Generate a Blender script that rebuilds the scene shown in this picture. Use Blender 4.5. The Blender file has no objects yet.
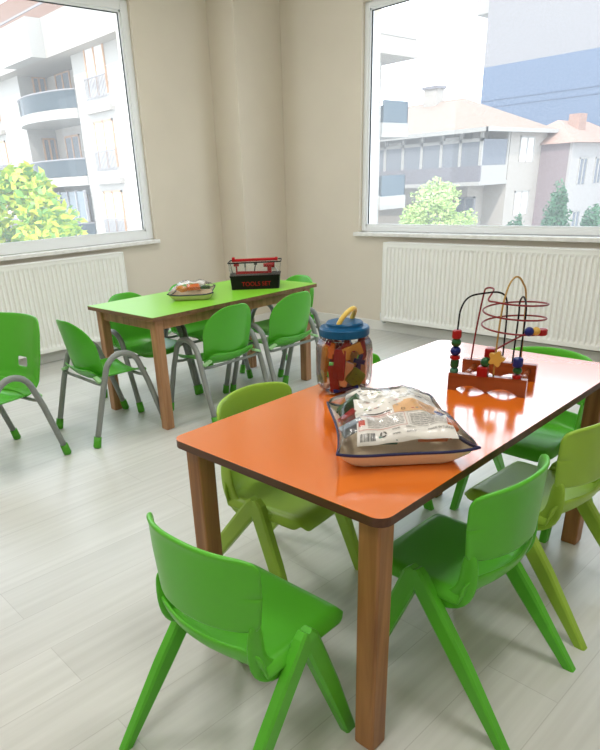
import bpy, bmesh, math, random
from mathutils import Vector, Matrix, noise
PI = math.pi
C = bpy.context.scene.collection
S = bpy.context.scene
# ------------------------------------------------------------------ camera
F, PITCH, ROLL, YAW, CX, CY, CAMZ = 615.33, -.4246, -.0522, .839, 264.57, 462.3, 1.157
fw = Vector((-math.sin(YAW) * math.cos(PITCH), math.cos(YAW) * math.cos(PITCH), math.sin(PITCH)))
r0 = fw.cross(Vector((0, 0, 1))).normalized(); u0 = r0.cross(fw)
rt = math.cos(ROLL) * r0 + math.sin(ROLL) * u0; up = -math.sin(ROLL) * r0 + math.cos(ROLL) * u0
cam = bpy.data.cameras.new('camera'); co = bpy.data.objects.new('camera', cam); C.objects.link(co)
M = Matrix((rt, up, -fw)).transposed().to_4x4(); M.translation = (0, 0, CAMZ); co.matrix_world = M
cam.sensor_fit = 'VERTICAL'; cam.sensor_height = 24; cam.lens = F / 750 * 24
cam.shift_x = (300 - CX) / 750; cam.shift_y = (CY - 375) / 750
cam.clip_start = .02; cam.clip_end = 400
S.camera = co
# ------------------------------------------------------------------ world, sun, exposure
w = bpy.data.worlds.new('sky'); S.world = w; w.use_nodes = True
nt = w.node_tree; bg = nt.nodes['Background']
tc = nt.nodes.new('ShaderNodeTexCoord'); sx = nt.nodes.new('ShaderNodeSeparateXYZ'); rp = nt.nodes.new('ShaderNodeValToRGB')
nt.links.new(tc.outputs['Generated'], sx.inputs[0]); nt.links.new(sx.outputs['Z'], rp.inputs[0]); nt.links.new(rp.outputs[0], bg.inputs[0])
rp.color_ramp.elements[0].position = 0.0; rp.color_ramp.elements[0].color = (.90, .95, 1, 1)
rp.color_ramp.elements[1].position = .55; rp.color_ramp.elements[1].color = (.74, .87, 1, 1)
bg.inputs[1].default_value = 2.5
sun = bpy.data.lights.new('sun', 'SUN'); so = bpy.data.objects.new('sun', sun); C.objects.link(so)
sun.energy = 2.0; sun.angle = .01; sun.color = (1, .95, .86)
so.rotation_euler = Vector((.55, -1, 1.25)).to_track_quat('Z', 'Y').to_euler()
S.view_settings.view_transform = 'Standard'; S.view_settings.look = 'None'
S.view_settings.exposure = .68; S.view_settings.gamma = 1; S.view_settings.use_curve_mapping = False
S.cycles.use_denoising = True; S.cycles.max_bounces = 10; S.cycles.diffuse_bounces = 5; S.cycles.glossy_bounces = 4
S.cycles.transmission_bounces = 8; S.cycles.transparent_max_bounces = 16; S.cycles.sample_clamp_indirect = 6
FILL_POWER = 13

# ------------------------------------------------------------------ materials
def mat(name, col, rough=.5, metal=0, spec=.5, coat=0, ior=1.45, noise_amt=0, nscale=20, bump=0, bscale=60, emit=0, trans=0):
    m = bpy.data.materials.new(name); m.use_nodes = True
    n = m.node_tree.nodes; l = m.node_tree.links; b = n['Principled BSDF']
    b.inputs['Base Color'].default_value = (*col, 1); b.inputs['Roughness'].default_value = rough
    b.inputs['Metallic'].default_value = metal; b.inputs['IOR'].default_value = ior
    b.inputs['Specular IOR Level'].default_value = spec; b.inputs['Coat Weight'].default_value = coat; b.inputs['Coat Roughness'].default_value = .11
    b.inputs['Transmission Weight'].default_value = trans
    if emit: b.inputs['Emission Color'].default_value = (*col, 1); b.inputs['Emission Strength'].default_value = emit
    if noise_amt or bump:
        t = n.new('ShaderNodeTexCoord')
    if noise_amt:
        x = n.new('ShaderNodeTexNoise'); x.inputs['Scale'].default_value = nscale; x.inputs['Detail'].default_value = 4
        l.new(t.outputs['Object'], x.inputs['Vector'])
        r = n.new('ShaderNodeValToRGB'); l.new(x.outputs['Fac'], r.inputs[0])
        a = noise_amt
        r.color_ramp.elements[0].position = .3; r.color_ramp.elements[1].position = .7
        r.color_ramp.elements[0].color = (*[c * (1 - a) for c in col], 1)
        r.color_ramp.elements[1].color = (*[min(1, c * (1 + a)) for c in col], 1)
        l.new(r.outputs[0], b.inputs['Base Color'])
    if bump:
        x = n.new('ShaderNodeTexNoise'); x.inputs['Scale'].default_value = bscale; x.inputs['Detail'].default_value = 3
        l.new(t.outputs['Object'], x.inputs['Vector'])
        q = n.new('ShaderNodeBump'); q.inputs['Strength'].default_value = bump; q.inputs['Distance'].default_value = .002
        l.new(x.outputs['Fac'], q.inputs['Height']); l.new(q.outputs[0], b.inputs['Normal'])
    return m

def wood(name, c1, c2, rough=.45, axis='Z', scale=1.0):
    m = mat(name, c1, rough); n = m.node_tree.nodes; l = m.node_tree.links
    t = n.new('ShaderNodeTexCoord'); mp = n.new('ShaderNodeMapping'); l.new(t.outputs['Object'], mp.inputs[0])
    s = {'X': (2.2, 34, 34), 'Y': (34, 2.2, 34), 'Z': (34, 34, 2.2)}[axis]
    mp.inputs['Scale'].default_value = [v * scale for v in s]
    x = n.new('ShaderNodeTexNoise'); x.inputs['Scale'].default_value = 1; x.inputs['Detail'].default_value = 5; x.inputs['Distortion'].default_value = .8
    l.new(mp.outputs[0], x.inputs['Vector'])
    r = n.new('ShaderNodeValToRGB'); l.new(x.outputs['Fac'], r.inputs[0])
    r.color_ramp.elements[0].position = .3; r.color_ramp.elements[0].color = (*c1, 1)
    r.color_ramp.elements[1].position = .7; r.color_ramp.elements[1].color = (*c2, 1)
    l.new(r.outputs[0], n['Principled BSDF'].inputs['Base Color'])
    return m

def clear(name, tint=(1, 1, 1), gloss=.12, rough=.03, haze=0, ior=1.45):
    """thin clear sheet: see-through, a fresnel reflection, and a little translucent white haze"""
    m = bpy.data.materials.new(name); m.use_nodes = True; n = m.node_tree.nodes; l = m.node_tree.links
    n.remove(n['Principled BSDF']); out = n['Material Output']
    tr = n.new('ShaderNodeBsdfTransparent'); tr.inputs[0].default_value = (*tint, 1)
    gl = n.new('ShaderNodeBsdfGlossy'); gl.inputs['Roughness'].default_value = rough
    fr = n.new('ShaderNodeFresnel'); fr.inputs['IOR'].default_value = ior
    mx = n.new('ShaderNodeMixShader'); l.new(fr.outputs[0], mx.inputs[0]); l.new(tr.outputs[0], mx.inputs[1]); l.new(gl.outputs[0], mx.inputs[2])
    last = mx
    if haze:
        tl = n.new('ShaderNodeBsdfTranslucent'); tl.inputs[0].default_value = (1, 1, 1, 1)
        m2 = n.new('ShaderNodeMixShader'); m2.inputs[0].default_value = haze
        l.new(mx.outputs[0], m2.inputs[1]); l.new(tl.outputs[0], m2.inputs[2]); last = m2
    l.new(last.outputs[0], out.inputs[0]); return m

MT = {}
MT['wall'] = mat('wall_paint', (.69, .63, .53), .8, noise_amt=.02, nscale=3, bump=.1, bscale=200)
MT['ceil'] = mat('ceiling_paint', (.85, .83, .78), .9)
MT['white'] = mat('white_pvc', (.80, .82, .83), .35)
MT['gasket'] = mat('black_gasket', (.02, .02, .02), .6)
MT['rad'] = mat('radiator_enamel', (.86, .86, .82), .3)
MT['marble'] = mat('sill_marble', (.80, .79, .76), .25, noise_amt=.08, nscale=25)
MT['skirt'] = mat('skirting', (.74, .73, .69), .45)
MT['green'] = mat('green_plastic', (.095, .46, .026), .33, spec=.45, bump=.05, bscale=300, noise_amt=.03, nscale=6)
MT['green2'] = mat('leaf_green_plastic', (.085, .44, .028), .3, spec=.5)
MT['lime'] = mat('lime_plastic', (.30, .50, .05), .36, spec=.45, bump=.05, bscale=300, noise_amt=.03, nscale=6)
MT['cap'] = mat('green_rubber', (.07, .34, .015), .45)
MT['tab'] = mat('pale_green_bracket', (.33, .60, .28), .5)
MT['grey'] = mat('grey_tube_paint', (.24, .26, .25), .38)
MT['orange'] = mat('orange_laminate', (.82, .175, .006), .17, spec=.5, coat=1, ior=2.4, noise_amt=.015, nscale=3, bump=.03, bscale=150)
MT['lam_green'] = mat('green_laminate', (.22, .58, .03), .3, ior=1.6)
MT['edge'] = wood('ply_edge', (.055, .020, .008), (.11, .042, .016), .45, 'X')
MT['edge2'] = wood('ply_edge_light', (.14, .065, .028), (.24, .12, .055), .5, 'X')
MT['leg'] = wood('leg_wood', (.22, .090, .028), (.42, .20, .070), .42, 'Z')
MT['leg2'] = wood('leg_wood_pale', (.30, .14, .062), (.50, .27, .135), .45, 'Z')
MT['maze'] = wood('maze_wood', (.20, .045, .010), (.34, .085, .022), .22, 'X')
MT['glass'] = clear('window_glass', haze=.11)
MT['vinyl'] = clear('clear_vinyl', (.98, .985, .99), rough=.16, haze=.05, ior=1.33)
MT['jar'] = clear('clear_plastic', (.98, .98, .98), rough=.06, haze=.03, ior=1.4)
MT['lidclear'] = clear('clear_lid', (.95, .955, .96), rough=.08, haze=.06, ior=1.35)
MT['blue'] = mat('lid_blue', (.001, .085, .21), .35, spec=.3)
MT['yellow'] = mat('pale_yellow_plastic', (.75, .55, .12), .35)
MT['piping'] = mat('navy_piping', (.005, .008, .07), .5)
MT['canvas'] = mat('cream_fabric', (.72, .60, .42), .85, bump=.4, bscale=400)
MT['paper'] = mat('paper', (.86, .83, .77), .6)
MT['ink'] = mat('black_ink', (.04, .04, .04), .6)
MT['black'] = mat('black_plastic', (.006, .006, .007), .4, spec=.25)
MT['red'] = mat('red_plastic', (.45, .008, .014), .35, spec=.3)
COL = dict(red=(.30, .006, .006), orange=(.62, .14, .012), amber=(.62, .27, .035), yellow=(.60, .38, .08), green=(.010, .085, .022), olive=(.16, .26, .03),
           blue=(.008, .018, .15), teal=(.04, .18, .12), skin=(.75, .42, .22), grey=(.25, .30, .35), white=(.8, .8, .78), magenta=(.25, .015, .06))
for k, v in COL.items(): MT['c_' + k] = mat('toy_' + k, v, .3, spec=.35)

# floor: pale vinyl planks running along Y
m = mat('pale_plank_vinyl', (.7, .7, .68), .33, spec=.5); n = m.node_tree.nodes; l = m.node_tree.links; b = n['Principled BSDF']
t = n.new('ShaderNodeTexCoord'); mp = n.new('ShaderNodeMapping'); mp.inputs['Rotation'].default_value = (0, 0, PI / 2)
l.new(t.outputs['Object'], mp.inputs[0])
br = n.new('ShaderNodeTexBrick'); br.inputs['Scale'].default_value = 1; br.inputs['Brick Width'].default_value = 1.22; br.inputs['Row Height'].default_value = .18
br.inputs['Mortar Size'].default_value = .0012; br.inputs['Color1'].default_value = (.60, .605, .575, 1); br.inputs['Color2'].default_value = (.66, .665, .635, 1)
br.inputs['Mortar'].default_value = (.52, .52, .49, 1); br.offset = .37; l.new(mp.outputs[0], br.inputs['Vector'])
m2 = n.new('ShaderNodeMapping'); m2.inputs['Scale'].default_value = (42, 1.6, 1); l.new(t.outputs['Object'], m2.inputs[0])
nz = n.new('ShaderNodeTexNoise'); nz.inputs['Scale'].default_value = 1; nz.inputs['Detail'].default_value = 6; l.new(m2.outputs[0], nz.inputs['Vector'])
cr = n.new('ShaderNodeValToRGB'); cr.color_ramp.elements[0].position = .35; cr.color_ramp.elements[0].color = (.86, .86, .85, 1)
cr.color_ramp.elements[1].position = .68; cr.color_ramp.elements[1].color = (1, 1, 1, 1); l.new(nz.outputs['Fac'], cr.inputs[0])
mm = n.new('ShaderNodeMix'); mm.data_type = 'RGBA'; mm.blend_type = 'MULTIPLY'; mm.inputs[0].default_value = .8
l.new(br.outputs['Color'], mm.inputs[6]); l.new(cr.outputs[0], mm.inputs[7]); l.new(mm.outputs[2], b.inputs['Base Color'])
MT['floor'] = m

# ------------------------------------------------------------------ mesh helpers
def link(name, bm, m, parent=None, smooth=False, loc=None):
    me = bpy.data.meshes.new(name); bm.normal_update(); bm.to_mesh(me); bm.free()
    if isinstance(m, (list, tuple)):
        for q in m: me.materials.append(q)
    else: me.materials.append(m)
    if smooth:
        for p in me.polygons: p.use_smooth = True
    o = bpy.data.objects.new(name, me); C.objects.link(o)
    if parent: o.parent = parent
    if loc: o.location = loc
    return o
def tag(o, label, cat, group=None):
    o['label'] = label; o['category'] = cat
    if group: o['group'] = group
    return o
def thing(name, label, cat, loc=(0, 0, 0), rz=0, group=None):
    o = bpy.data.objects.new(name, None); C.objects.link(o); o.location = loc; o.rotation_euler = (0, 0, rz)
    o.empty_display_size = .05
    return tag(o, label, cat, group)
def struct(o): o['kind'] = 'structure'; return o
def copy_tree(o, parent=None):
    c = o.copy(); C.objects.link(c)
    if parent: c.parent = parent
    for ch in [k for k in S.objects if k.parent == o]: copy_tree(ch, c)
    return c
def box(bm, x0, x1, y0, y1, z0, z1, bev=0, seg=2, mi=0, mtx=None):
    r = bmesh.ops.create_cube(bm, size=1); vs = r['verts']
    for v in vs: v.co = Vector((x0 + (v.co.x + .5) * (x1 - x0), y0 + (v.co.y + .5) * (y1 - y0), z0 + (v.co.z + .5) * (z1 - z0)))
    fs = list({f for v in vs for f in v.link_faces})
    for f in fs: f.material_index = mi
    if bev:
        es = list({e for v in vs for e in v.link_edges})
        r2 = bmesh.ops.bevel(bm, geom=es, offset=bev, segments=seg, affect='EDGES', profile=.5)
        vs = list({v for f in r2['faces'] for v in f.verts} | {v for v in vs if v.is_valid})
        for f in r2['faces']: f.material_index = mi
    if mtx: bmesh.ops.transform(bm, matrix=mtx, verts=vs)
    return vs
def tube(bm, pts, r, seg=10, sec=None, cap=True, closed=False, fixed_up=None):
    """sweep: r may be a list; sec = list of (a,b) unit section points"""
    pts = [Vector(p) for p in pts]; N = len(pts)
    rr = r if isinstance(r, (list, tuple)) else [r] * N
    sec = sec or [(math.cos(2 * PI * k / seg), math.sin(2 * PI * k / seg)) for k in range(seg)]
    tans = []
    for i in range(N):
        a = pts[(i - 1) % N] if (closed or i) else pts[0]; b_ = pts[(i + 1) % N] if (closed or i < N - 1) else pts[-1]
        tans.append((b_ - a).normalized())
    ref = Vector(fixed_up) if fixed_up else (Vector((0, 0, 1)) if abs(tans[0].z) < .9 else Vector((1, 0, 0)))
    nrm = (ref - ref.dot(tans[0]) * tans[0]).normalized(); rings = []
    for i in range(N):
        if fixed_up: nrm = (Vector(fixed_up) - Vector(fixed_up).dot(tans[i]) * tans[i]).normalized()
        elif i: nrm = (nrm - nrm.dot(tans[i]) * tans[i]).normalized()
        bi = tans[i].cross(nrm); q = rr[i]; qa, qb = (q if isinstance(q, tuple) else (q, q))
        rings.append([bm.verts.new(pts[i] + nrm * a * qa + bi * b_ * qb) for a, b_ in sec])
    n_ = len(sec)
    for i in range(N if closed else N - 1):
        A, B = rings[i], rings[(i + 1) % N]
        for k in range(n_): bm.faces.new((A[k], A[(k + 1) % n_], B[(k + 1) % n_], B[k]))
    if cap and not closed: bm.faces.new(rings[0][::-1]); bm.faces.new(rings[-1])
    return rings
def rsec(chamf=.25):
    c = 1 - chamf
    return [(1, -c), (1, c), (c, 1), (-c, 1), (-1, c), (-1, -c), (-c, -1), (c, -1)]
def lathe(bm, prof, seg=32, sq=None):
    """prof: (r,z) list; sq(theta) radial multiplier"""
    rings = []
    for r, z in prof:
        rings.append([bm.verts.new(((r * (sq(2 * PI * k / seg) if sq else 1)) * math.cos(2 * PI * k / seg), (r * (sq(2 * PI * k / seg) if sq else 1)) * math.sin(2 * PI * k / seg), z)) for k in range(seg)])
    for A, B in zip(rings, rings[1:]):
        for k in range(seg): bm.faces.new((A[k], A[(k + 1) % seg], B[(k + 1) % seg], B[k]))
    return rings
def prism(bm, outline, z0, z1, bev=0, mtx=None):
    vs = [bm.verts.new((x, y, z0)) for x, y in outline]; f = bm.faces.new(vs)
    r = bmesh.ops.extrude_face_region(bm, geom=[f]); tv = [g for g in r['geom'] if isinstance(g, bmesh.types.BMVert)]
    for v in tv: v.co.z = z1
    allv = vs + tv
    bmesh.ops.recalc_face_normals(bm, faces=list({g for v in allv for g in v.link_faces}))
    if mtx: bmesh.ops.transform(bm, matrix=mtx, verts=allv)
    return allv
def rrect(w_, h_, r, seg=6):
    out = []
    for cx, cy, a0 in ((w_ - r, h_ - r, 0), (-w_ + r, h_ - r, 90), (-w_ + r, -h_ + r, 180), (w_ - r, -h_ + r, 270)):
        for k in range(seg + 1):
            a = math.radians(a0 + 90 * k / seg); out.append((cx + r * math.cos(a), cy + r * math.sin(a)))
    return out
def rr_map(a, b, w_, h_, rt_, rb):
    """unit square -> rounded rectangle, concentric"""
    s = max(abs(a), abs(b))
    if s < 1e-6: return 0, 0
    x, y = a / s * w_, b / s * h_
    r = rt_ if y > 0 else rb
    cx, cy = math.copysign(w_ - r, x), math.copysign(h_ - r, y)
    if abs(x) > w_ - r and abs(y) > h_ - r:
        d = Vector((x - cx, y - cy)).normalized() * r; x, y = cx + d.x, cy + d.y
    return x * s, y * s
def shell(name, w_, h_, fn, thick, m, parent, rt_=.05, rb=.05, n_=18, hole=None, sub=1):
    bm = bmesh.new(); g = []
    for i in range(n_ + 1):
        row = []
        for j in range(n_ + 1):
            x, y = rr_map(-1 + 2 * i / n_, -1 + 2 * j / n_, w_, h_, rt_, rb); row.append(bm.verts.new(fn(x, y)))
        g.append(row)
    for i in range(n_):
        for j in range(n_):
            if hole and hole(i, j): continue
            bm.faces.new((g[i][j], g[i + 1][j], g[i + 1][j + 1], g[i][j + 1]))
    for v in [v for v in bm.verts if not v.link_faces]: bm.verts.remove(v)
    o = link(name, bm, m, parent, True)
    sd = o.modifiers.new('s', 'SOLIDIFY'); sd.thickness = thick; sd.offset = 0; sd.use_even_offset = False
    ss = o.modifiers.new('b', 'SUBSURF'); ss.levels = ss.render_levels = sub
    return o
def text_polys(body, size):
    cu = bpy.data.curves.new('t', 'FONT'); cu.body = body; cu.size = size; cu.align_x = 'LEFT'
    o = bpy.data.objects.new('t', cu); C.objects.link(o); bpy.context.view_layer.update()
    me = bpy.data.meshes.new_from_object(o.evaluated_get(bpy.context.evaluated_depsgraph_get()))
    vs = [v.co.copy() for v in me.vertices]; fs = [tuple(p.vertices) for p in me.polygons]
    bpy.data.objects.remove(o); bpy.data.curves.remove(cu); bpy.data.meshes.remove(me)
    return vs, fs
def put_text(bm, body, size, fn, mi=0):
    vs, fs = text_polys(body, size); nv = [bm.verts.new(fn(v.x, v.y)) for v in vs]
    for f in fs:
        try: q = bm.faces.new([nv[i] for i in f]); q.material_index = mi
        except ValueError: pass

# ------------------------------------------------------------------ the room shell
XL, YB, ZC = -4.5058, 4.1831, 2.9
XR, YF = 1.6, -1.6
T = .22
def wall_with_hole(name, axis, pos, a0, a1, h, m):
    """wall slab with a rectangular opening; axis 'x': plane x=pos, runs along y"""
    bm = bmesh.new(); (b0, b1, z0, z1) = h
    def bx(p0, p1, q0, q1):
        if axis == 'x': box(bm, pos - T, pos, p0, p1, q0, q1)
        else: box(bm, p0, p1, pos, pos + T, q0, q1)
    bx(a0, b0, 0, ZC); bx(b1, a1, 0, ZC); bx(b0, b1, 0, z0); bx(b0, b1, z1, ZC)
    return struct(link(name, bm, m))
# openings
LW = (.75, 2.984, .764, 2.392)      # left window y0,y1,z0,z1
BW = (-3.366, -.55, .742, 2.296)    # back window x0,x1,z0,z1
wall_with_hole('wall_left', 'x', XL, YF - T, YB + T, LW, MT['wall'])
wall_with_hole('wall_back', 'y', YB, XL, XR + T, BW, MT['wall'])
bm = bmesh.new(); box(bm, XR, XR + T, YF - T, YB, 0, ZC); struct(link('wall_right', bm, MT['wall']))
bm = bmesh.new(); box(bm, XL, XR, YF - T, YF, 0, ZC); struct(link('wall_front', bm, MT['wall']))
bm = bmesh.new(); box(bm, XL - T, XR + T, YF - T, YB + T, -.2, 0); struct(link('floor', bm, MT['floor']))
bm = bmesh.new(); box(bm, XL - T, XR + T, YF - T, YB + T, ZC, ZC + .2); struct(link('ceiling', bm, MT['ceil']))
bm = bmesh.new(); box(bm, XL, -4.1943, 3.6856, YB, 0, ZC, .004); struct(link('wall_column', bm, MT['wall']))
# baseboards
bm = bmesh.new(); box(bm, XL, XL + .014, YF, 3.6856, 0, .078, .003); struct(link('baseboard_left', bm, MT['skirt']))
bm = bmesh.new(); box(bm, -4.1943, XR, YB - .014, YB, 0, .078, .003); struct(link('baseboard_back', bm, MT['skirt']))
bm = bmesh.new(); box(bm, XL + .014, -4.18, 3.6716, 3.6856, 0, .078, .003); box(bm, -4.1943, -4.18, 3.6716, YB - .014, 0, .078, .003); struct(link('baseboard_column', bm, MT['skirt']))

def window(idx, axis, pos, h, sill_ext, fwid, g):
    """PVC frame set into the opening, pane, gasket line and marble sill"""
    a0, a1, z0, z1 = h; root = bpy.data.objects.new('window_%d' % idx, None); C.objects.link(root); struct(root)
    s = -1 if axis == 'x' else 1               # outward
    def P(bm, p0, p1, d0, d1, q0, q1, bev=.003):  # d: depth outward from wall plane
        if axis == 'x': box(bm, pos - d1, pos - d0, p0, p1, q0, q1, bev)
        else: box(bm, p0, p1, pos + d0, pos + d1, q0, q1, bev)
    zb = z0 + .028
    bm = bmesh.new()
    P(bm, a0, a0 + fwid, .03, .09, zb, z1); P(bm, a1 - fwid, a1, .03, .09, zb, z1)
    P(bm, a0 + fwid, a1 - fwid, .03, .09, zb, zb + fwid); P(bm, a0 + fwid, a1 - fwid, .03, .09, z1 - fwid, z1)
    link('window_frame', bm, MT['white'], root)
    i0, i1, j0, j1 = a0 + fwid, a1 - fwid, zb + fwid, z1 - fwid
    bm = bmesh.new()
    for (p0, p1, q0, q1) in ((i0, i0 + g, j0, j1), (i1 - g, i1, j0, j1), (i0, i1, j0, j0 + g), (i0, i1, j1 - g, j1)): P(bm, p0, p1, .036, .05, q0, q1, 0)
    link('glazing_bead', bm, MT['white'], root)
    bm = bmesh.new(); g2 = .005
    for (p0, p1, q0, q1) in ((i0 + g, i0 + g + g2, j0 + g, j1 - g), (i1 - g - g2, i1 - g, j0 + g, j1 - g), (i0 + g, i1 - g, j1 - g - g2, j1 - g)): P(bm, p0, p1, .046, .056, q0, q1, 0)
    link('gasket', bm, MT['gasket'], root)
    bm = bmesh.new(); x0, x1, y0, y1 = i0, i1, j0, j1
    d = .055
    if axis == 'x': vs = [(pos - d, x0, y0), (pos - d, x1, y0), (pos - d, x1, y1), (pos - d, x0, y1)]
    else: vs = [(x0, pos + d, y0), (x1, pos + d, y0), (x1, pos + d, y1), (x0, pos + d, y1)]
    vs = [bm.verts.new(v) for v in vs]; bm.faces.new(vs)
    link('pane', bm, MT['glass'], root)
    bm = bmesh.new(); P(bm, a0 - sill_ext, a1 + sill_ext, -.05, .001, z0 - .004, z0 + .024, .004); P(bm, a0 + .001, a1 - .001, 0, T + .03, z0 + .001, z0 + .024, .002)
    o = link('window_sill', bm, MT['marble'], root)
    return root
window(1, 'x', XL, LW, .01, .062, .014)
window(2, 'y', YB, BW, .024, .040, .012)

# unseen ceiling panels, added as fill light to brighten the room
def fill_panel(x, y, where):
    t_ = thing('added_fill_panel', 'added square fill light panel on the unseen ceiling ' + where, 'added fill light', (x, y, ZC), 0, 'added fill light panels')
    bm = bmesh.new()
    for a in ((-.3, .3, -.3, -.27), (-.3, .3, .27, .3), (-.3, -.27, -.27, .27), (.27, .3, -.27, .27)): box(bm, *a, -.03, 0, .002)
    link('frame', bm, MT['white'], t_)
    la = bpy.data.lights.new('fill_lamp', 'AREA'); la.shape = 'SQUARE'; la.size = .54; la.energy = FILL_POWER; la.color = (1, .97, .93)
    lo = bpy.data.objects.new('fill_lamp', la); C.objects.link(lo); lo.parent = t_; lo.location = (0, 0, -.02)
for x, y, where in ((-.4, -.6, 'behind the viewer'), (-.4, 1.4, 'above the orange table'), (-2.7, .2, 'nearest the left window'), (-2.7, 2.2, 'above the green table')): fill_panel(x, y, where)

# ------------------------------------------------------------------ radiators
def radiator(length, label, loc, rz, valve_side=-1, H1=.6):
    t_ = thing('radiator', label, 'radiator', loc, rz)     # local: x along wall, -y into room, back at y=0
    H0 = 0.0
    pitch = .0345; nn = int((length - .05) / pitch); off = (length - nn * pitch) / 2
    def sheet(yf, sgn, name):
        bm = bmesh.new(); rows = []
        prof = [(-length / 2, 0)]
        for k in range(nn):
            x = -length / 2 + off + k * pitch
            prof += [(x + .002, 0), (x + .010, 1), (x + .0245, 1), (x + .0325, 0)]
        prof.append((length / 2, 0))
        zz = [H0, H0 + .025, H0 + .045, H1 - .045, H1 - .025, H1]; dd = [0, 0, 1, 1, 0, 0]
        for z, d in zip(zz, dd): rows.append([bm.verts.new((x, yf + sgn * .009 * p * d, z)) for x, p in prof])
        for A, B in zip(rows, rows[1:]):
            for i in range(len(A) - 1): bm.faces.new((A[i], A[i + 1], B[i + 1], B[i]))
        bmesh.ops.recalc_face_normals(bm, faces=bm.faces)
        link(name, bm, MT['rad'], t_)
    sheet(-.10, 1, 'front_panel'); sheet(-.03, -1, 'back_panel')
    for sd in (-1, 1):
        bm = bmesh.new(); xs = sorted((sd * (length / 2 - .006), sd * (length / 2 + .004))); box(bm, xs[0], xs[1], -.104, -.028, H0 + .005, H1 + .006, .003); link('side_cover', bm, MT['rad'], t_)
    bm = bmesh.new(); k = 0
    box(bm, -length / 2, length / 2, -.104, -.09, H1 - .004, H1 + .006, .002); box(bm, -length / 2, length / 2, -.04, -.028, H1 - .004, H1 + .006, .002)
    x = -length / 2 + .02
    while x < length / 2 - .01: box(bm, x, x + .004, -.09, -.04, H1 - .004, H1 + .003); x += .02
    link('top_grille', bm, MT['rad'], t_)
    bm = bmesh.new(); sx_ = valve_side * (length / 2)
    tube(bm, [(sx_, -.065, .03), (sx_ + valve_side * .035, -.065, .03)], .010, 10)
    tube(bm, [(sx_ + valve_side * .025, -.065, .055), (sx_ + valve_side * .025, -.065, .0), (sx_ + valve_side * .025, -.04, -.03), (sx_ + valve_side * .025, -.002, -.035)], [.014, .012, .008, .008], 10)
    link('valve', bm, MT['white'], t_, True)
    for x in (-length / 2 + .25, length / 2 - .25): bm = bmesh.new(); box(bm, x - .015, x + .015, -.03, -.0005, .08, H1 - .08); link('wall_bracket', bm, MT['rad'], t_)
    return t_
radiator(1.8, 'white grooved panel radiator below the left window', (XL, 2.60 - .9, .093), PI / 2, 1, .632)
# local x -> +Y, local -y -> +X
radiator(2.3, 'long white grooved panel radiator below the right window', (-3.045 + 1.15, YB, .105), 0, -1, .592)

# ------------------------------------------------------------------ tables
def table(name, label, x0, x1, y0, y1, z, rot, top_m, edge_m, leg_m, r, inset, lw, apron):
    cx, cy = x1, y0
    t_ = thing(name, label, 'table', (cx, cy, 0), rot)
    X0, Y1 = x0 - x1, y1 - y0; mx, my = X0 / 2, Y1 / 2; th = .020
    bm = bmesh.new(); out = [(mx + a, my + b) for a, b in rrect(-X0 / 2, Y1 / 2, r, 8)]
    prism(bm, out, z - th, z - .0012); link('tabletop_edge', bm, edge_m, t_)
    bm = bmesh.new(); prism(bm, out, z - .0012, z); 
    link('tabletop', bm, top_m, t_)
    for sx_, sy_ in ((0, 0), (1, 0), (0, 1), (1, 1)):
        bm = bmesh.new(); lx = X0 + inset if sx_ else -inset - lw; ly = Y1 - inset - lw if sy_ else inset
        box(bm, lx, lx + lw, ly, ly + lw, 0, z - th, .005, 2); link('leg', bm, leg_m, t_)
    if apron:
        a0, a1 = X0 + inset + .012, -inset - .012; b0, b1 = inset + .012, Y1 - inset - .012
        for q in ((a0 + lw - .01, a1 - lw + .01, b0, b0 + .02), (a0 + lw - .01, a1 - lw + .01, b1 - .02, b1), (a0, a0 + .02, b0 + lw - .01, b1 - lw + .01), (a1 - .02, a1, b0 + lw - .01, b1 - lw + .01)):
            bm = bmesh.new(); box(bm, *q, z - th - apron, z - th, .002); link('apron', bm, leg_m, t_)
    return t_
TZ, GZ = .6067, .596
table('orange_table', 'orange topped wooden table in the foreground with rounded corners', -1.1823, -.562, .7771, 2.004, TZ, .0248, MT['orange'], MT['edge'], MT['leg'], .03, .022, .05, 0)
table('green_table', 'green topped wooden table near the corner column', -3.17, -2.5565, 1.6216, 2.8242, GZ, .0257, MT['lam_green'], MT['edge2'], MT['leg2'], .006, .03, .05, .055)

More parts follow.
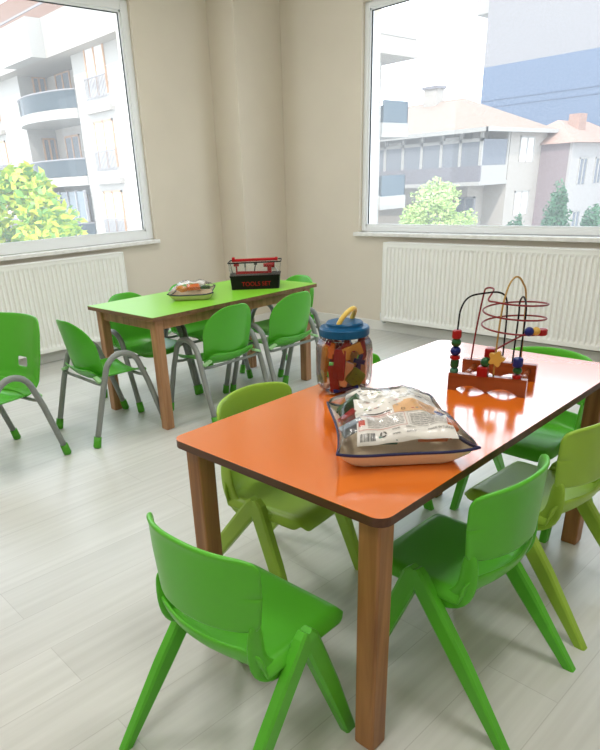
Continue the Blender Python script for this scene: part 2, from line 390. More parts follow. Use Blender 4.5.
# ------------------------------------------------------------------ one-piece plastic chair (orange table)
def plastic_chair(m, label, group=None):
    t_ = thing('plastic_chair', label, 'chair')
    Rb = .055
    def seat_fn(a, b):
        y = b + .02; z = .322 - .014 * (1 - (a / .15) ** 2) * max(0, 1 - abs(y) / .16)
        if b > .115: z -= (b - .115) ** 2 * 5
        e = max(abs(a) - .140, b - .146)
        if b < -.075:
            th = (-.075 - b) / Rb
            if th < 1.35: y = -.072 - Rb * math.sin(th); z += Rb * (1 - math.cos(th))
            else: q = (th - 1.35) * Rb; y = -.072 - Rb * math.sin(1.35) - q * .15; z += Rb * (1 - math.cos(1.35)) + q
            k = min(1, th); y += k * .035 * (a / .15) ** 2; e = min(e, .0) if th > .5 else e
        if e > 0: z -= e * 1.9; 
        return (a, y, z)
    shell('seat', .154, .160, seat_fn, .008, m, t_, .035, .04, 28)
    def back_fn(a, b):
        z = .497 + b; y = -.136 + .05 * (abs(a) / .15) ** 2.4 - .02 * b
        if b > .065: y -= (b - .065) ** 2 * 10
        return (a * (1 - .07 * max(0, -b / .086)), y, z - .012 * (a / .15) ** 2 * (1 if b > 0 else .2))
    shell('backrest', .157, .086, back_fn, .011, m, t_, .028, .018, 22)
    for s in (-1, 1):
        bm = bmesh.new()
        P = [(s * .146, .085, .312), (s * .146, .05, .300), (s * .145, .02, .292), (s * .142, -.015, .287), (s * .139, -.045, .291), (s * .137, -.068, .306), (s * .136, -.083, .332), (s * .136, -.088, .365), (s * .137, -.088, .40), (s * .138, -.088, .430)]
        tube(bm, P, [(.006, .008), (.007, .015), (.007, .020), (.007, .024), (.007, .026), (.007, .026), (.007, .024), (.007, .022), (.006, .020), (.004, .014)], sec=rsec(.5), fixed_up=(1, 0, 0))
        o = link('side_strut', bm, m, t_, True); ss = o.modifiers.new('b', 'SUBSURF'); ss.levels = ss.render_levels = 1
        for fy, my, d in ((.155, .096, 1), (-.225, -.100, -1)):
            bm = bmesh.new()
            tube(bm, [(s * .156, .030 - d * .004, .345), (s * .157, .030 + d * .006, .330), (s * .164, my, .17), (s * .172, fy, 0.0)], [(.012, .017), (.0135, .023), (.0135, .0215), (.012, .018)], sec=rsec(.3), fixed_up=(1, 0, 0))
            for v in bm.verts:
                if v.co.z < .02 : v.co.z = 0
            link('leg', bm, m, t_)
        bm = bmesh.new(); box(bm, min(s * .138, s * .160), max(s * .138, s * .160), .0, .055, .298, .333, .006, 2); link('leg_joint', bm, m, t_, False)
    return t_
c0 = plastic_chair(MT['green'], 'bright green plastic chair at the near short end of the orange table, its back to us')
c1 = plastic_chair(MT['lime'], 'lime yellow-green plastic chair on the right side of the orange table')
def place(src, x, y, deg, label, first=False, group=None):
    o = src if first else copy_tree(src)
    o.location = (x, y, 0); o.rotation_euler = (0, 0, math.radians(deg)); o['label'] = label
    if group: o['group'] = group
    return o
GA = 'plastic chairs around the orange table'
place(c0, -.833, .655, 3, 'bright green plastic chair at the near short end of the orange table', True, GA)
place(c0, -.615, 1.18, 90, 'bright green plastic chair on the right long side, beside the front table leg', False, GA)
place(c0, -.875, 2.05, 180, 'bright green plastic chair tucked under the far end of the orange table', False, GA)
place(c0, -1.27, 1.66, -90, 'bright green plastic chair mostly hidden behind the toy jar', False, GA)
place(c1, -.62, 1.63, 88, 'lime plastic chair at the right edge of the photo, behind a bright green one', True, GA)
lc = place(c1, -1.19, 1.14, -83, 'lime plastic chair on the far left side of the orange table', False, GA)

lc.scale = (1.05, 1.05, 1.05)
# ------------------------------------------------------------------ tube-leg chair (green table)
def tube_chair(label, holed=False):
    t_ = thing('tube_leg_chair', label, 'chair')
    def back_fn(a, b):
        z = .450 + b + (.040 if holed else 0)
        y = -.155 - b * .20 + (.035 if holed else .055) * (abs(a) / .165) ** 2 - (.060 if holed else 0)
        if b < -.10: y += (-.10 - b) ** 2 * 14
        return (a * (1 - .10 * max(0, -b / .16)), y, z)
    if holed: shell('backrest', .212, .170, back_fn, .007, MT['green2'], t_, .075, .045, 24, hole=lambda i, j: 10 <= i <= 13 and 7 <= j <= 9)
    else: shell('backrest', .165, .155, back_fn, .007, MT['green2'], t_, .135, .045, 24)
    def seat_fn(a, b):
        y = b + .015; z = .312 - .012 * (1 - (a / .16) ** 2)
        if b > .12: z -= (b - .12) ** 2 * 10
        if b < -.10: z += (-.10 - b) ** 2 * 14
        z += .018 * (abs(a) / .16) ** 3
        return (a, y, z)
    shell('seat', .160, .165, seat_fn, .007, MT['green2'], t_, .05, .05, 18)
    for s in (-1, 1):
        bm = bmesh.new(); P = []
        top = .435
        for k in range(4): q = k / 4; P.append((s * .205, .205 - .100 * q, .02 + (top - .105) * q))
        for k in range(13):
            a = math.radians(15 + 150 * k / 12); P.append((s * .200, .100 * math.cos(a), .335 + .100 * math.sin(a)))
        for k in range(1, 5): q = k / 4; P.append((s * .205, -.105 - .100 * q, (top - .085) * (1 - q) + .02 * q))
        tube(bm, P, .0145, 12); lg = link('leg_frame', bm, MT['grey'], t_, True)
        for y0, d in ((.210, -1), (-.210, 1)):
            bm = bmesh.new(); tube(bm, [(s * .205, y0, 0), (s * .205, y0 + d * .002, .006), (s * .205, y0 + d * .014, .055)], [.016, .0195, .0185], 12)
            link('foot_cap', bm, MT['cap'], lg, True)
        bm = bmesh.new(); xs = sorted((s * .145, s * .198)); box(bm, xs[0], xs[1], -.142, -.118, .318, .332, .004, 2, 0, Matrix.Translation((s * .17, -.13, .325)) @ Matrix.Rotation(s * .35, 4, 'Y') @ Matrix.Translation((-s * .17, .13, -.325))); link('bracket', bm, MT['tab'], t_)
    for yy in (-.118, .118): bm = bmesh.new(); tube(bm, [(-.203, yy, .302), (-.15, yy, .296), (.15, yy, .296), (.203, yy, .302)], .008, 10); link('cross_tube', bm, MT['grey'], t_, True)
    return t_
g0 = tube_chair('x')
GB = 'grey-legged green chairs around the green table'
gh = tube_chair('x', True); place(gh, -2.87, .90, 191.7, 'grey-legged green chair cut by the left photo edge, turned towards us', True, GB)
for k, (x, y, d, lab) in enumerate(((-2.87, 1.49, 0, 'grey-legged green chair at the near short end of the green table'),
                     (-3.16, 1.93, -90, 'grey-legged green chair beyond the green table, nearest the left radiator'),
                     (-3.16, 2.36, -90, 'grey-legged green chair beyond the green table, seen under its middle'),
                     (-2.63, 2.055, 90, 'grey-legged green chair in front of the green table, its back in the middle'),
                     (-2.61, 2.505, 90, 'grey-legged green chair in front of the green table, below the tool box'),
                     (-2.88, 2.82, 180, 'grey-legged green chair at the far short end of the green table'))):
    place(g0, x, y, d, lab, k == 0, GB)

# ------------------------------------------------------------------ bead maze
def bead_maze(x, y, z, deg):
    t_ = thing('bead_maze', 'wooden bead maze toy with coloured wire loops on the orange table', 'toy', (x, y, z), math.radians(deg))
    L = .205
    for k, yy in enumerate((0, .155)):
        bm = bmesh.new(); out = [(-.0, .048), (-.0, 0)]
        for i in range(41):
            q = i / 40; xx = .018 + q * (L - .036); out.append((xx, .017 * abs(math.sin(2 * PI * q)) ** .8))
        out += [(L, 0), (L, .048)]
        prism(bm, out, -.009, .009); bmesh.ops.transform(bm, matrix=Matrix.Translation((0, yy, 0)) @ Matrix.Rotation(PI / 2, 4, 'X'), verts=bm.verts)
        link('base_board', bm, MT['maze'], t_)
    for xx in (.01, L - .01) if False else (.045,):
        bm = bmesh.new(); tube(bm, [(xx - .01, .007, .03), (xx - .01, .148, .03)], .008, 12); link('crossbar', bm, MT['maze'], t_, True)
    bm = bmesh.new(); tube(bm, [(L - .02, .007, .03), (L - .02, .148, .03)], .008, 12); link('crossbar', bm, MT['maze'], t_, True)
    def wire(pts, m, name='wire'):
        # smooth with catmull-rom
        P = [Vector(p) for p in pts]; Q = []
        for i in range(len(P) - 1):
            p0, p1, p2, p3 = P[max(i - 1, 0)], P[i], P[i + 1], P[min(i + 2, len(P) - 1)]
            for k in range(6):
                t2 = k / 6; Q.append(.5 * ((2 * p1) + (-p0 + p2) * t2 + (2 * p0 - 5 * p1 + 4 * p2 - p3) * t2 ** 2 + (-p0 + 3 * p1 - 3 * p2 + p3) * t2 ** 3))
        Q.append(P[-1]); bm = bmesh.new(); tube(bm, Q, .0024, 8); return link(name, bm, m, t_, True)
    wire([(.012, 0, .048), (.014, 0, .18), (.017, .008, .225), (.034, .02, .252), (.070, .05, .258), (.098, .075, .256), (.112, .10, .236), (.113, .13, .18), (.110, .155, .048)], MT['black'])
    wire([(.138, .155, .048), (.142, .14, .18), (.144, .12, .225), (.156, .09, .245), (.170, .05, .235), (.176, .03, .20), (.178, 0, .048)], MT['black'])
    wire([(.118, 0, .048), (.117, .01, .15), (.118, .03, .235), (.124, .055, .282), (.136, .075, .298), (.150, .09, .282), (.160, .11, .235), (.160, .155, .048)], mat('ochre_wire', (.42, .26, .06), .35))
    R_ = []
    for i in range(50):
        a = i / 49 * 2 * PI * 2.7 + PI * .9; q = i / 49
        R_.append((.142 + .080 * math.cos(a), .068 + .075 * math.sin(a), .252 - .100 * q))
    wire([(.022, .155, .048), (.034, .13, .14), (.048, .115, .24), (.058, .10, .262), (.080, .085, .262)] + R_[3:] + [(.12, .03, .12), (.105, .02, .10), (.098, 0, .048)], mat('dark_red_wire', (.20, .008, .012), .3))
    # beads
    def bead(kind, p, r, m, name='bead', flat=1):
        bm = bmesh.new()
        if kind == 'ball': bmesh.ops.create_uvsphere(bm, u_segments=16, v_segments=10, radius=r); [setattr(v.co, 'z', v.co.z * flat) for v in bm.verts]
        elif kind == 'cube': box(bm, -r, r, -r, r, -r, r, r * .3, 3)
        elif kind == 'cyl': lathe(bm, [(0.001, -r * flat), (r * .8, -r * flat), (r, -r * flat * .7), (r, r * flat * .7), (r * .8, r * flat), (.001, r * flat)], 18)
        elif kind == 'flower':
            out = [((r * (1 + .22 * math.cos(5 * a))) * math.cos(a), (r * (1 + .22 * math.cos(5 * a))) * math.sin(a)) for a in [2 * PI * k / 50 for k in range(50)]]
            prism(bm, out, -.006, .006); bmesh.ops.transform(bm, matrix=Matrix.Rotation(PI / 2, 4, 'X'), verts=bm.verts)
        return link(name, bm, MT['c_' + m], t_, kind in ('ball',), loc=p)
    for z, k, mc, r, fl in ((.054, 'ball', 'teal', .012, .8), (.074, 'cyl', 'green', .0115, .95), (.0915, 'cyl', 'red', .0135, .4), (.109, 'ball', 'blue', .0145, .9), (.132, 'ball', 'green', .0135, .9), (.155, 'cyl', 'red', .0125, .95)):
        bead(k, (.0125, 0, z), r, mc, flat=fl)
    for z, k, mc, r, fl in ((.054, 'cyl', 'red', .012, .45), (.070, 'ball', 'green', .012, .85), (.092, 'cyl', 'blue', .013, .95)): bead(k, (.178 - (z - .05) * .05, 0, z), r, mc, flat=fl)
    bead('cube', (.100, .02, .106), .013, 'red'); bead('flower', (.122, -.004, .098), .018, 'yellow', 'flower_bead')
    bead('cube', (.090, -.002, .060), .014, 'red'); bead('ball', (.094, .0, .085), .0135, 'green')
    bead('ball', (.192, .010, .172), .012, 'blue'); bead('ball', (.207, .020, .172), .011, 'yellow'); bead('cyl', (.219, .034, .168), .014, 'red', flat=.6)
    return t_
bead_maze(-.880, 1.500, TZ, 16.3)

# ------------------------------------------------------------------ jar of toys
def toy_jar(x, y, z):
    t_ = thing('toy_jar', 'clear plastic jar with blue lid and yellow handle on the orange table', 'jar', (x, y, z), math.radians(20))
    sq = lambda a: 1 + .05 * math.cos(8 * a)
    sqn = lambda a: 1 / max(abs(math.cos(((a + PI / 8) % (PI / 4)) - PI / 8)), .9)
    bm = bmesh.new(); prof = [(.001, .004), (.050, .003), (.064, .008), (.071, .022), (.0735, .045), (.0735, .12), (.071, .138), (.063, .150), (.058, .155), (.058, .163)]
    lathe(bm, prof, 48, sqn); link('jar_body', bm, MT['jar'], t_, True)
    bm = bmesh.new(); lathe(bm, [(.0585, .150), (.066, .150), (.0665, .158), (.0585, .158)], 40); link('neck_ring', bm, MT['lidclear'], t_, True)
    bm = bmesh.new(); lathe(bm, [(.001, .158), (.0665, .158), (.069, .161), (.069, .178), (.066, .182), (.053, .183), (.051, .186), (.051, .192), (.048, .195), (.001, .195)], 48)
    link('jar_lid', bm, MT['blue'], t_, False)
    bm = bmesh.new(); P = []
    for k in range(17):
        a = PI * k / 16; P.append((-.042 * math.cos(a) + .004 * math.sin(a), -.022 * math.sin(a), .186 + .044 * math.sin(a) ** .8))
    tube(bm, P, .0068, 10, cap=True); hd = link('lid_handle', bm, MT['yellow'], t_, True); hd.rotation_euler = (0, 0, math.radians(84))
    hd.rotation_euler.x = 0
    return t_
JX, JY = -1.105, 1.315
toy_jar(JX, JY, TZ)
rnd = random.Random(5)
pieces = []
def toy_piece(kind, col, p, rot, label, sc=1):
    bm = bmesh.new()
    if kind == 'button':
        prism(bm, rrect(.019, .019, .007), -.004, .004)
        for a, b in ((-.005, -.005), (.005, -.005), (-.005, .005), (.005, .005)):
            pass
    elif kind == 'tri': prism(bm, [(-.022, -.016), (.022, -.016), (0, .024)], -.004, .004)
    elif kind == 'round': prism(bm, [(.018 * math.cos(2 * PI * k / 20), .018 * math.sin(2 * PI * k / 20)) for k in range(20)], -.004, .004)
    elif kind == 'arch': prism(bm, [(-.026, -.018), (-.012, -.018)] + [(-.012 * math.cos(PI * k / 8), -.018 + .018 * math.sin(PI * k / 8)) for k in range(9)] + [(.026, -.018), (.026, .014), (-.026, .014)], -.005, .005)
    elif kind == 'bar': prism(bm, rrect(.012, .032, .004), -.005, .005)
    elif kind == 'rod': tube(bm, [(0, -.035, 0), (0, .035, 0)], .005, 10)
    elif kind == 'cross': prism(bm, [(-.008, -.026), (.008, -.026), (.008, -.008), (.026, -.008), (.026, .008), (.008, .008), (.008, .026), (-.008, .026), (-.008, .008), (-.026, .008), (-.026, -.008), (-.008, -.008)], -.004, .004)
    bmesh.ops.scale(bm, vec=(sc,) * 3, verts=bm.verts)
    bmesh.ops.bevel(bm, geom=[e for e in bm.edges if e.calc_face_angle(0) > 1], offset=.0008, segments=1, affect='EDGES')
    o = link('toy_piece', bm, MT['c_' + col], None); o.location = p; o.rotation_euler = rot
    o['label'] = label; o['category'] = 'toy piece'; o['group'] = 'plastic shapes in the toy jar'
    if kind == 'button':
        b2 = bmesh.new()
        for a, b in ((-.006, -.006), (.006, -.006), (-.006, .006), (.006, .006)):
            vs = [b2.verts.new((a * sc + .0017 * math.cos(q * PI / 4), b * sc + .0017 * math.sin(q * PI / 4), .0042 * sc)) for q in range(8)]; b2.faces.new(vs)
        link('button_hole', b2, MT['ink'], o)
    return o
# facing direction of the camera from the jar
ang = math.atan2(-JY, -JX)
names = {'button': 'square button', 'tri': 'triangle', 'round': 'disc', 'arch': 'arch block', 'bar': 'bar', 'rod': 'rod', 'cross': 'cross'}
def ring_piece(kind, col, da, rr_, zz, tilt, sc=1, where=''):
    a = ang + math.radians(da)
    p = (JX + rr_ * math.cos(a), JY + rr_ * math.sin(a), TZ + zz)
    toy_piece(kind, col, p, (PI / 2, math.radians(tilt), a + PI / 2), '%s plastic %s %s' % (col if col != 'skin' else 'salmon', names[kind], where), sc)
for k, a in enumerate([
    ('button', 'olive', 30, .062, .050, 40, 1.25, 'with four holes, low in the toy jar'),
    ('bar', 'red', -12, .060, .088, 4, 1.35, 'upright in the middle of the toy jar'), ('bar', 'red', -26, .061, .048, -8, 1.15, 'low in the toy jar beside the green button'),
    ('arch', 'amber', 22, .058, .126, -20, 1.05, 'just under the jar neck'), ('cross', 'orange', -34, .059, .126, 15, .9, 'high on the left in the toy jar'),
    ('bar', 'amber', -62, .059, .100, 10, 1.2, 'on the left side of the toy jar'), ('tri', 'yellow', -72, .058, .055, 30, 1.1, 'low on the left in the toy jar'),
    ('cross', 'blue', 46, .058, .092, 20, .8, 'on the right above the green button'), ('rod', 'blue', 5, .062, .020, 80, 1, 'lying at the bottom of the toy jar'),
    ('bar', 'red', 60, .056, .125, -10, 1.0, 'high on the right in the toy jar'), ('round', 'magenta', -48, .052, .138, 0, .9, 'at the top left of the toy jar'),
    ('bar', 'skin', 4, .056, .060, 20, 1.1, 'behind the green button in the toy jar'), ('round', 'grey', 20, .050, .028, 0, 1.2, 'at the bottom of the toy jar'),
    ('bar', 'skin', 80, .056, .060, 0, 1.2, 'on the right side of the toy jar'), ('tri', 'red', 8, .050, .138, 0, 1.1, 'pressed up under the blue lid'),
    ('arch', 'white', -50, .050, .028, 0, 1, 'at the bottom left of the toy jar'), ('rod', 'green', -85, .052, .035, 60, .8, 'at the left wall of the toy jar')]):
    ring_piece(*a)
for k in range(26):   # the core of the heap
    a = k * 2.4; rr_ = .012 + .022 * (k % 3) / 2
    toy_piece(['bar', 'tri', 'arch', 'round'][k % 4], ['red', 'amber', 'orange', 'magenta', 'blue'][k % 5], (JX + rr_ * math.cos(a), JY + rr_ * math.sin(a), TZ + .018 + k * .0046),
              (rnd.uniform(.3, 1.2), rnd.uniform(-.5, .5), a), '%s plastic %s buried in the core of the toy jar heap, %s' % (['red', 'amber', 'orange', 'magenta', 'blue'][k % 5], ['bar', 'triangle', 'arch block', 'disc'][k % 4], ['near the bottom', 'halfway up', 'near the top'][min(2, k // 13)]))

# ------------------------------------------------------------------ pillow-shaped toy pouches
def pouch(name, label, loc, deg, a_, b_, Hh, seam, peak, main=True):
    t_ = thing(name, label, 'toy bag', loc, math.radians(deg))
    def plan(s, q):
        x = a_ * s * (1 - .10 * (1 - q * q) * abs(s) ** 2) * (1 - .05 * (q + 1)); y = b_ * q * (1 - .08 * (1 - s * s) * abs(q) ** 2)
        return x, y
    def top(s, q, off=0):
        x, y = plan(s, q); e = (max(0, 1 - s ** 4) * max(0, 1 - q ** 4)) ** .42
        z = seam + (Hh - seam) * e * (.72 + .28 * math.exp(-((s - peak[0]) ** 2 + (q - peak[1]) ** 2) * 2.2))
        z += .006 * noise.noise(Vector((s * 3, q * 3, 1.3))) * e * 2 + .012 * (abs(s * q) ** 4)
        return Vector((x, y, z + off))
    def surf(fn, n_, m, nm):
        bm = bmesh.new(); g = [[bm.verts.new(fn(-1 + 2 * i / n_, -1 + 2 * j / n_)) for j in range(n_ + 1)] for i in range(n_ + 1)]
        for i in range(n_):
            for j in range(n_): bm.faces.new((g[i][j], g[i + 1][j], g[i + 1][j + 1], g[i][j + 1]))
        return link(nm, bm, m, t_, True)
    def wr(s, q):
        v = top(s, q, .004); v.z += .0035 * noise.noise(Vector((s * 9 + 2, q * 4, 0))) * (max(0, 1 - s ** 6) * max(0, 1 - q ** 6)); return v
    surf(wr, 48, MT['vinyl'], 'clear_cover')
    def bot(s, q):
        x, y = plan(s, q); e = min(1, (max(0, 1 - s * s) * max(0, 1 - q * q)) ** .5 * 2.6)
        return Vector((x * (1 - .06 * e), y * (1 - .06 * e), (seam + .012 * (abs(s * q) ** 4)) * (1 - e) + .001))
    surf(bot, 32, MT['canvas'], 'fabric_base')
    ed = []
    for k in range(80):
        u = k / 20; sd = int(u); f_ = (u - sd) * 2 - 1
        s, q = [(f_, -1), (1, f_), (-f_, 1), (-1, -f_)][sd]; ed.append(top(s, q))
    bm = bmesh.new(); tube(bm, ed, .0034 if main else .003, 8, closed=True); link('piping', bm, MT['piping'], t_, True)
    return t_, top
def along(topf, s0, s1, q0, q1, off):
    return lambda x, y: topf(s0 + (s1 - s0) * x, q0 + (q1 - q0) * y, off)
BX, BY, BD = -.765, 1.078, 47.5
bag, btop = pouch('toy_pouch', 'clear pillow pouch with navy piping holding a printed leaflet, on the orange table', (BX, BY, TZ), BD, .143, .160, .106, .036, (.0, .3))
# leaflet inside
def sheet(fn, n_, m, nm, parent):
    bm = bmesh.new(); g = [[bm.verts.new(fn(i / n_, j / n_)) for j in range(n_ + 1)] for i in range(n_ + 1)]
    for i in range(n_):
        for j in range(n_): bm.faces.new((g[i][j], g[i + 1][j], g[i + 1][j + 1], g[i][j + 1]))
    return link(nm, bm, m, parent, True)
leaf = thing('printed_leaflet', 'white printed leaflet with small text under the clear cover of the pouch', 'leaflet', (BX, BY, TZ), math.radians(BD))
S0, S1, Q0, Q1 = -.66, .80, -.945, .82
def skew(x, y):   # paper lies slightly turned
    s = S0 + (S1 - S0) * x + .10 * (y - .5); q = Q0 + (Q1 - Q0) * y + .05 * (x - .5)
    return max(-.97, min(.97, s)), max(-.95, min(.95, q))
sheet(lambda x, y: btop(*skew(x, y), -.002), 30, MT['paper'], 'sheet', leaf)
mats = [MT['ink'], mat('ink_red', (.55, .08, .05), .6), mat('ink_orange', (.80, .50, .25), .6), mat('ink_grey', (.33, .32, .31), .6), mat('ink_green', (.25, .42, .2), .6)]
bm = bmesh.new()
def pt(x, y, off=-.0008): return btop(*skew(x, y), off)
def strip(x0, x1, y0, y1, mi, nx=8, ny=1, off=-.0010):
    g = [[bm.verts.new(pt(x0 + (x1 - x0) * i / nx, y0 + (y1 - y0) * j / ny, off)) for j in range(ny + 1)] for i in range(nx + 1)]
    for i in range(nx):
        for j in range(ny): f = bm.faces.new((g[i][j], g[i + 1][j], g[i + 1][j + 1], g[i][j + 1])); f.material_index = mi
# printed parts, in sheet coordinates (x right, y up)
strip(.42, 1.0, .335, .44, 2, 12, 4)
for k in range(5): strip(.44 + .03 * k, 1.0, .44 + .02 * k, .46 + .02 * k, 2, 8, 1)
def ptext(s_, x0, y0, size, mi, ax=1.0, ay=1.0): put_text(bm, s_, size, lambda x, y: pt(x0 + x * ax, y0 + y * ay, -.0004), mi)
ptext('MADE IN TURKEY', .72, .085, .034, 0)
ptext('www.', .36, .105, .036, 0); ptext('com.tr', .50, .105, .036, 0)
ptext('www.', .36, .055, .036, 0); ptext('com.tr', .50, .055, .036, 0)
x = .03
while x < .19:
    wd = rnd.choice([.004, .006, .009]); strip(x, x + wd, .03, .10, 0, 1, 1, -.0005); x += wd + rnd.choice([.004, .007])
for k in range(3):   # recycling arrows
    a0 = k * 2 * PI / 3
    for j in range(5):
        a, b = a0 + j * .3, a0 + (j + 1) * .3 - .02
        v = [bm.verts.new(pt(.27 + r * math.cos(c), .078 + r * math.sin(c) * 1.0, -.0005)) for r, c in ((.018, a), (.034, a), (.034, b), (.018, b))]; bm.faces.new(v).material_index = 0
strip(.02, .09, .20, .265, 1, 2, 2, -.0005)
def frame(x0, x1, y0, y1):
    for q in ((x0, x1, y0, y0 + .004), (x0, x1, y1 - .004, y1), (x0, x0 + .003, y0, y1), (x1 - .003, x1, y0, y1)): strip(*q, 1 if x0 < .3 else 3, 10 if q[1] - q[0] > .1 else 1, 1, -.0006)
frame(.02, .52, .14, .33); frame(.55, .97, .15, .32)
for (x0, x1, ya, yb, st) in ((.12, .50, .165, .31, .021), (.57, .95, .17, .30, .019)):
    y = ya
    while y < yb: 
        x = x0
        while x < x1 - .02:
            wd = rnd.uniform(.02, .06); strip(x, min(x1, x + wd), y, y + .007, 3, 2, 1, -.0005); x += wd + .008
        y += st
strip(.05, .40, .375, .388, 0, 6); strip(.10, .38, .352, .360, 1, 6)
ptext('O', .50, .36, .06, 0)
for k in range(7): strip(.57 + k * .045, .60 + k * .045, .37 + .008 * (k % 2), .395, 1 if k % 2 else 3, 1)
for k in range(95):   # small doodles and words over the upper half
    x = rnd.uniform(.03, .93); y = rnd.uniform(.42, .95)
    if x > .5 and y < .55: continue
    wd = rnd.uniform(.015, .05); mi = rnd.choice([0, 3, 3, 3, 1, 4, 3, 3]); strip(x, x + wd, y, y + rnd.uniform(.006, .016), mi, 2, 1, -.0005)
ptext('BLOK', .25, .62, .05, 3) if False else None
link('printing', bm, mats, leaf)
# coloured blocks inside the pouch, seen beside the leaflet
for k, (s, q, col, sc, lab) in enumerate([(.83, -.55, 'orange', (.020, .014, .014), 'orange block under the cover at the right front of the pouch'), (.80, -.25, 'blue', (.012, .020, .01), 'blue block under the pouch cover, right side'),
        (-.80, -.45, 'grey', (.012, .026, .010), 'slate grey block under the pouch cover, left front'), (-.82, -.02, 'red', (.012, .022, .012), 'red block under the pouch cover, left side'),
        (-.78, .35, 'green', (.014, .03, .010), 'green block under the pouch cover, left back'), (-.60, .62, 'white', (.014, .02, .01), 'white block under the pouch cover, at the back left'),
        (.40, -.90, 'orange', (.03, .006, .008), 'long orange block at the front seam of the pouch'), (-.25, -.9, 'teal', (.02, .006, .008), 'teal block at the front seam of the pouch')]):
    p = btop(s, q, 0); bm = bmesh.new(); box(bm, -sc[0], sc[0], -sc[1], sc[1], -sc[2], sc[2], .002)
    nrm = (btop(s + .02, q) - btop(s - .02, q)).cross(btop(s, q + .02) - btop(s, q - .02)).normalized()
    p = p - nrm * (sc[2] + .003)
    mw = Matrix.Translation((BX, BY, TZ)) @ Matrix.Rotation(math.radians(BD), 4, 'Z')
    o = link('toy_block', bm, MT['c_' + col]); tag(o, lab, 'toy block', 'blocks in the toy pouch')
    o.matrix_world = mw @ Matrix.Translation(p) @ nrm.to_track_quat('Z', 'Y').to_matrix().to_4x4()

B2 = (-2.865, 2.105, GZ)
bag2, b2top = pouch('toy_pouch', 'clear pillow pouch with dark piping lying on the green table', B2, 46, .125, .13, .085, .030, (0, .2), False)
MT['vpale'] = mat('white_card', (.8, .78, .74), .6)
o = sheet(lambda x, y: b2top(-.75 + 1.3 * x, -.15 + .95 * y, -.003), 16, MT['vpale'], 'card_sheet', None)
tag(o, 'white card sheet under the cover of the pouch on the green table', 'card'); o.location = B2; o.rotation_euler = (0, 0, math.radians(46))
for s, q, col, sc, lab in [(-.42, -.52, 'amber', (.026, .022, .010), 'amber block at the left front inside the pouch on the green table'), (.10, -.52, 'orange', (.034, .022, .010), 'wide orange block inside the pouch on the green table'),
                      (.62, -.35, 'green', (.020, .028, .008), 'green block at the right inside the pouch on the green table')]:
    bm = bmesh.new(); box(bm, -sc[0], sc[0], -sc[1], sc[1], -sc[2], sc[2], .002); p = b2top(s, q)
    nrm = (b2top(s + .02, q) - b2top(s - .02, q)).cross(b2top(s, q + .02) - b2top(s, q - .02)).normalized(); p = p - nrm * (sc[2] + .001)
    o = link('toy_block', bm, MT['c_' + col]); tag(o, lab, 'toy block', 'blocks in the far pouch')
    o.matrix_world = Matrix.Translation(B2) @ Matrix.Rotation(math.radians(46), 4, 'Z') @ Matrix.Translation(p) @ nrm.to_track_quat('Z', 'Y').to_matrix().to_4x4()

# ------------------------------------------------------------------ toy tool box
def tool_box(x, y, z, deg):
    t_ = thing('toy_tool_box', 'black toy tool box with clear lid and red handle on the green table', 'tool box', (x, y, z), math.radians(deg))
    bm = bmesh.new(); W, D = .140, .078
    def taper(vs, k):
        for v in vs: f_ = 1 + k * (v.co.z); v.co.x *= f_; v.co.y *= f_
    A = prism(bm, rrect(W, D, .012), 0, .072); taper(A, .6); link('tub', bm, MT['black'], t_)
    bm = bmesh.new(); A = prism(bm, rrect(W * 1.06, D * 1.08, .012), .071, .079); link('tub_rim', bm, MT['black'], t_)
    bm = bmesh.new()
    out0 = rrect(W * 1.03, D * 1.04, .014); out1 = rrect(W * 1.10, D * .98, .014)
    R0 = [bm.verts.new((a, b, .079)) for a, b in out0]; R1 = [bm.verts.new((a, b, .150)) for a, b in out1]
    nn = len(R0)
    for k in range(nn): bm.faces.new((R0[k], R0[(k + 1) % nn], R1[(k + 1) % nn], R1[k]))
    bm.faces.new(R1); link('clear_lid', bm, MT['lidclear'], t_)
    bm = bmesh.new(); tube(bm, [(a * 1.0, b, .150) for a, b in out1], .0035, 6, closed=True); link('lid_edge', bm, MT['black'], t_, True)
    bm = bmesh.new(); box(bm, -.135, .135, -.014, .014, .151, .165, .003); box(bm, -.135, -.118, -.014, .014, .150, .176, .004); box(bm, .118, .135, -.012, .012, .150, .168, .004)
    link('handle', bm, MT['red'], t_)
    bm = bmesh.new(); put_text(bm, 'TOOLS SET', .034, lambda a, b: Vector((-.078 + a, -D * 1.03 - .0015, .020 + b))); 
    for v in bm.verts: v.co.y = -D * (1 + .6 * v.co.z) - .0012
    link('printed_text', bm, MT['red'], t_)
    return t_
TBX, TBY, TBD = -2.815, 2.535, 43.9
tool_box(TBX, TBY, GZ, TBD)
def in_box(name, lab, cat, build, m, p, rot=(0, 0, 0)):
    bm = bmesh.new(); build(bm); o = link(name, bm, m); tag(o, lab, cat, 'toy tools under the clear lid')
    o.matrix_world = Matrix.Translation((TBX, TBY, GZ)) @ Matrix.Rotation(math.radians(TBD), 4, 'Z') @ Matrix.Translation(p) @ Matrix.Rotation(rot[2], 4, 'Z') @ Matrix.Rotation(rot[1], 4, 'Y') @ Matrix.Rotation(rot[0], 4, 'X')
in_box('toy_saw', 'long red toy saw lying low in the tool box', 'toy tool', lambda b: (prism(b, [(-.09, -.006), (.09, -.006), (.09, .006), (-.09, .010)], -.003, .003)), MT['red'], (-.01, -.055, .092), (PI / 2, 0, 0))
in_box('toy_hammer', 'red toy hammer standing at the left end of the tool box', 'toy tool', lambda b: (tube(b, [(0, 0, 0), (0, 0, .055)], .005), box(b, -.016, .016, -.007, .007, .045, .060, .002)), MT['red'], (-.108, -.03, .082))
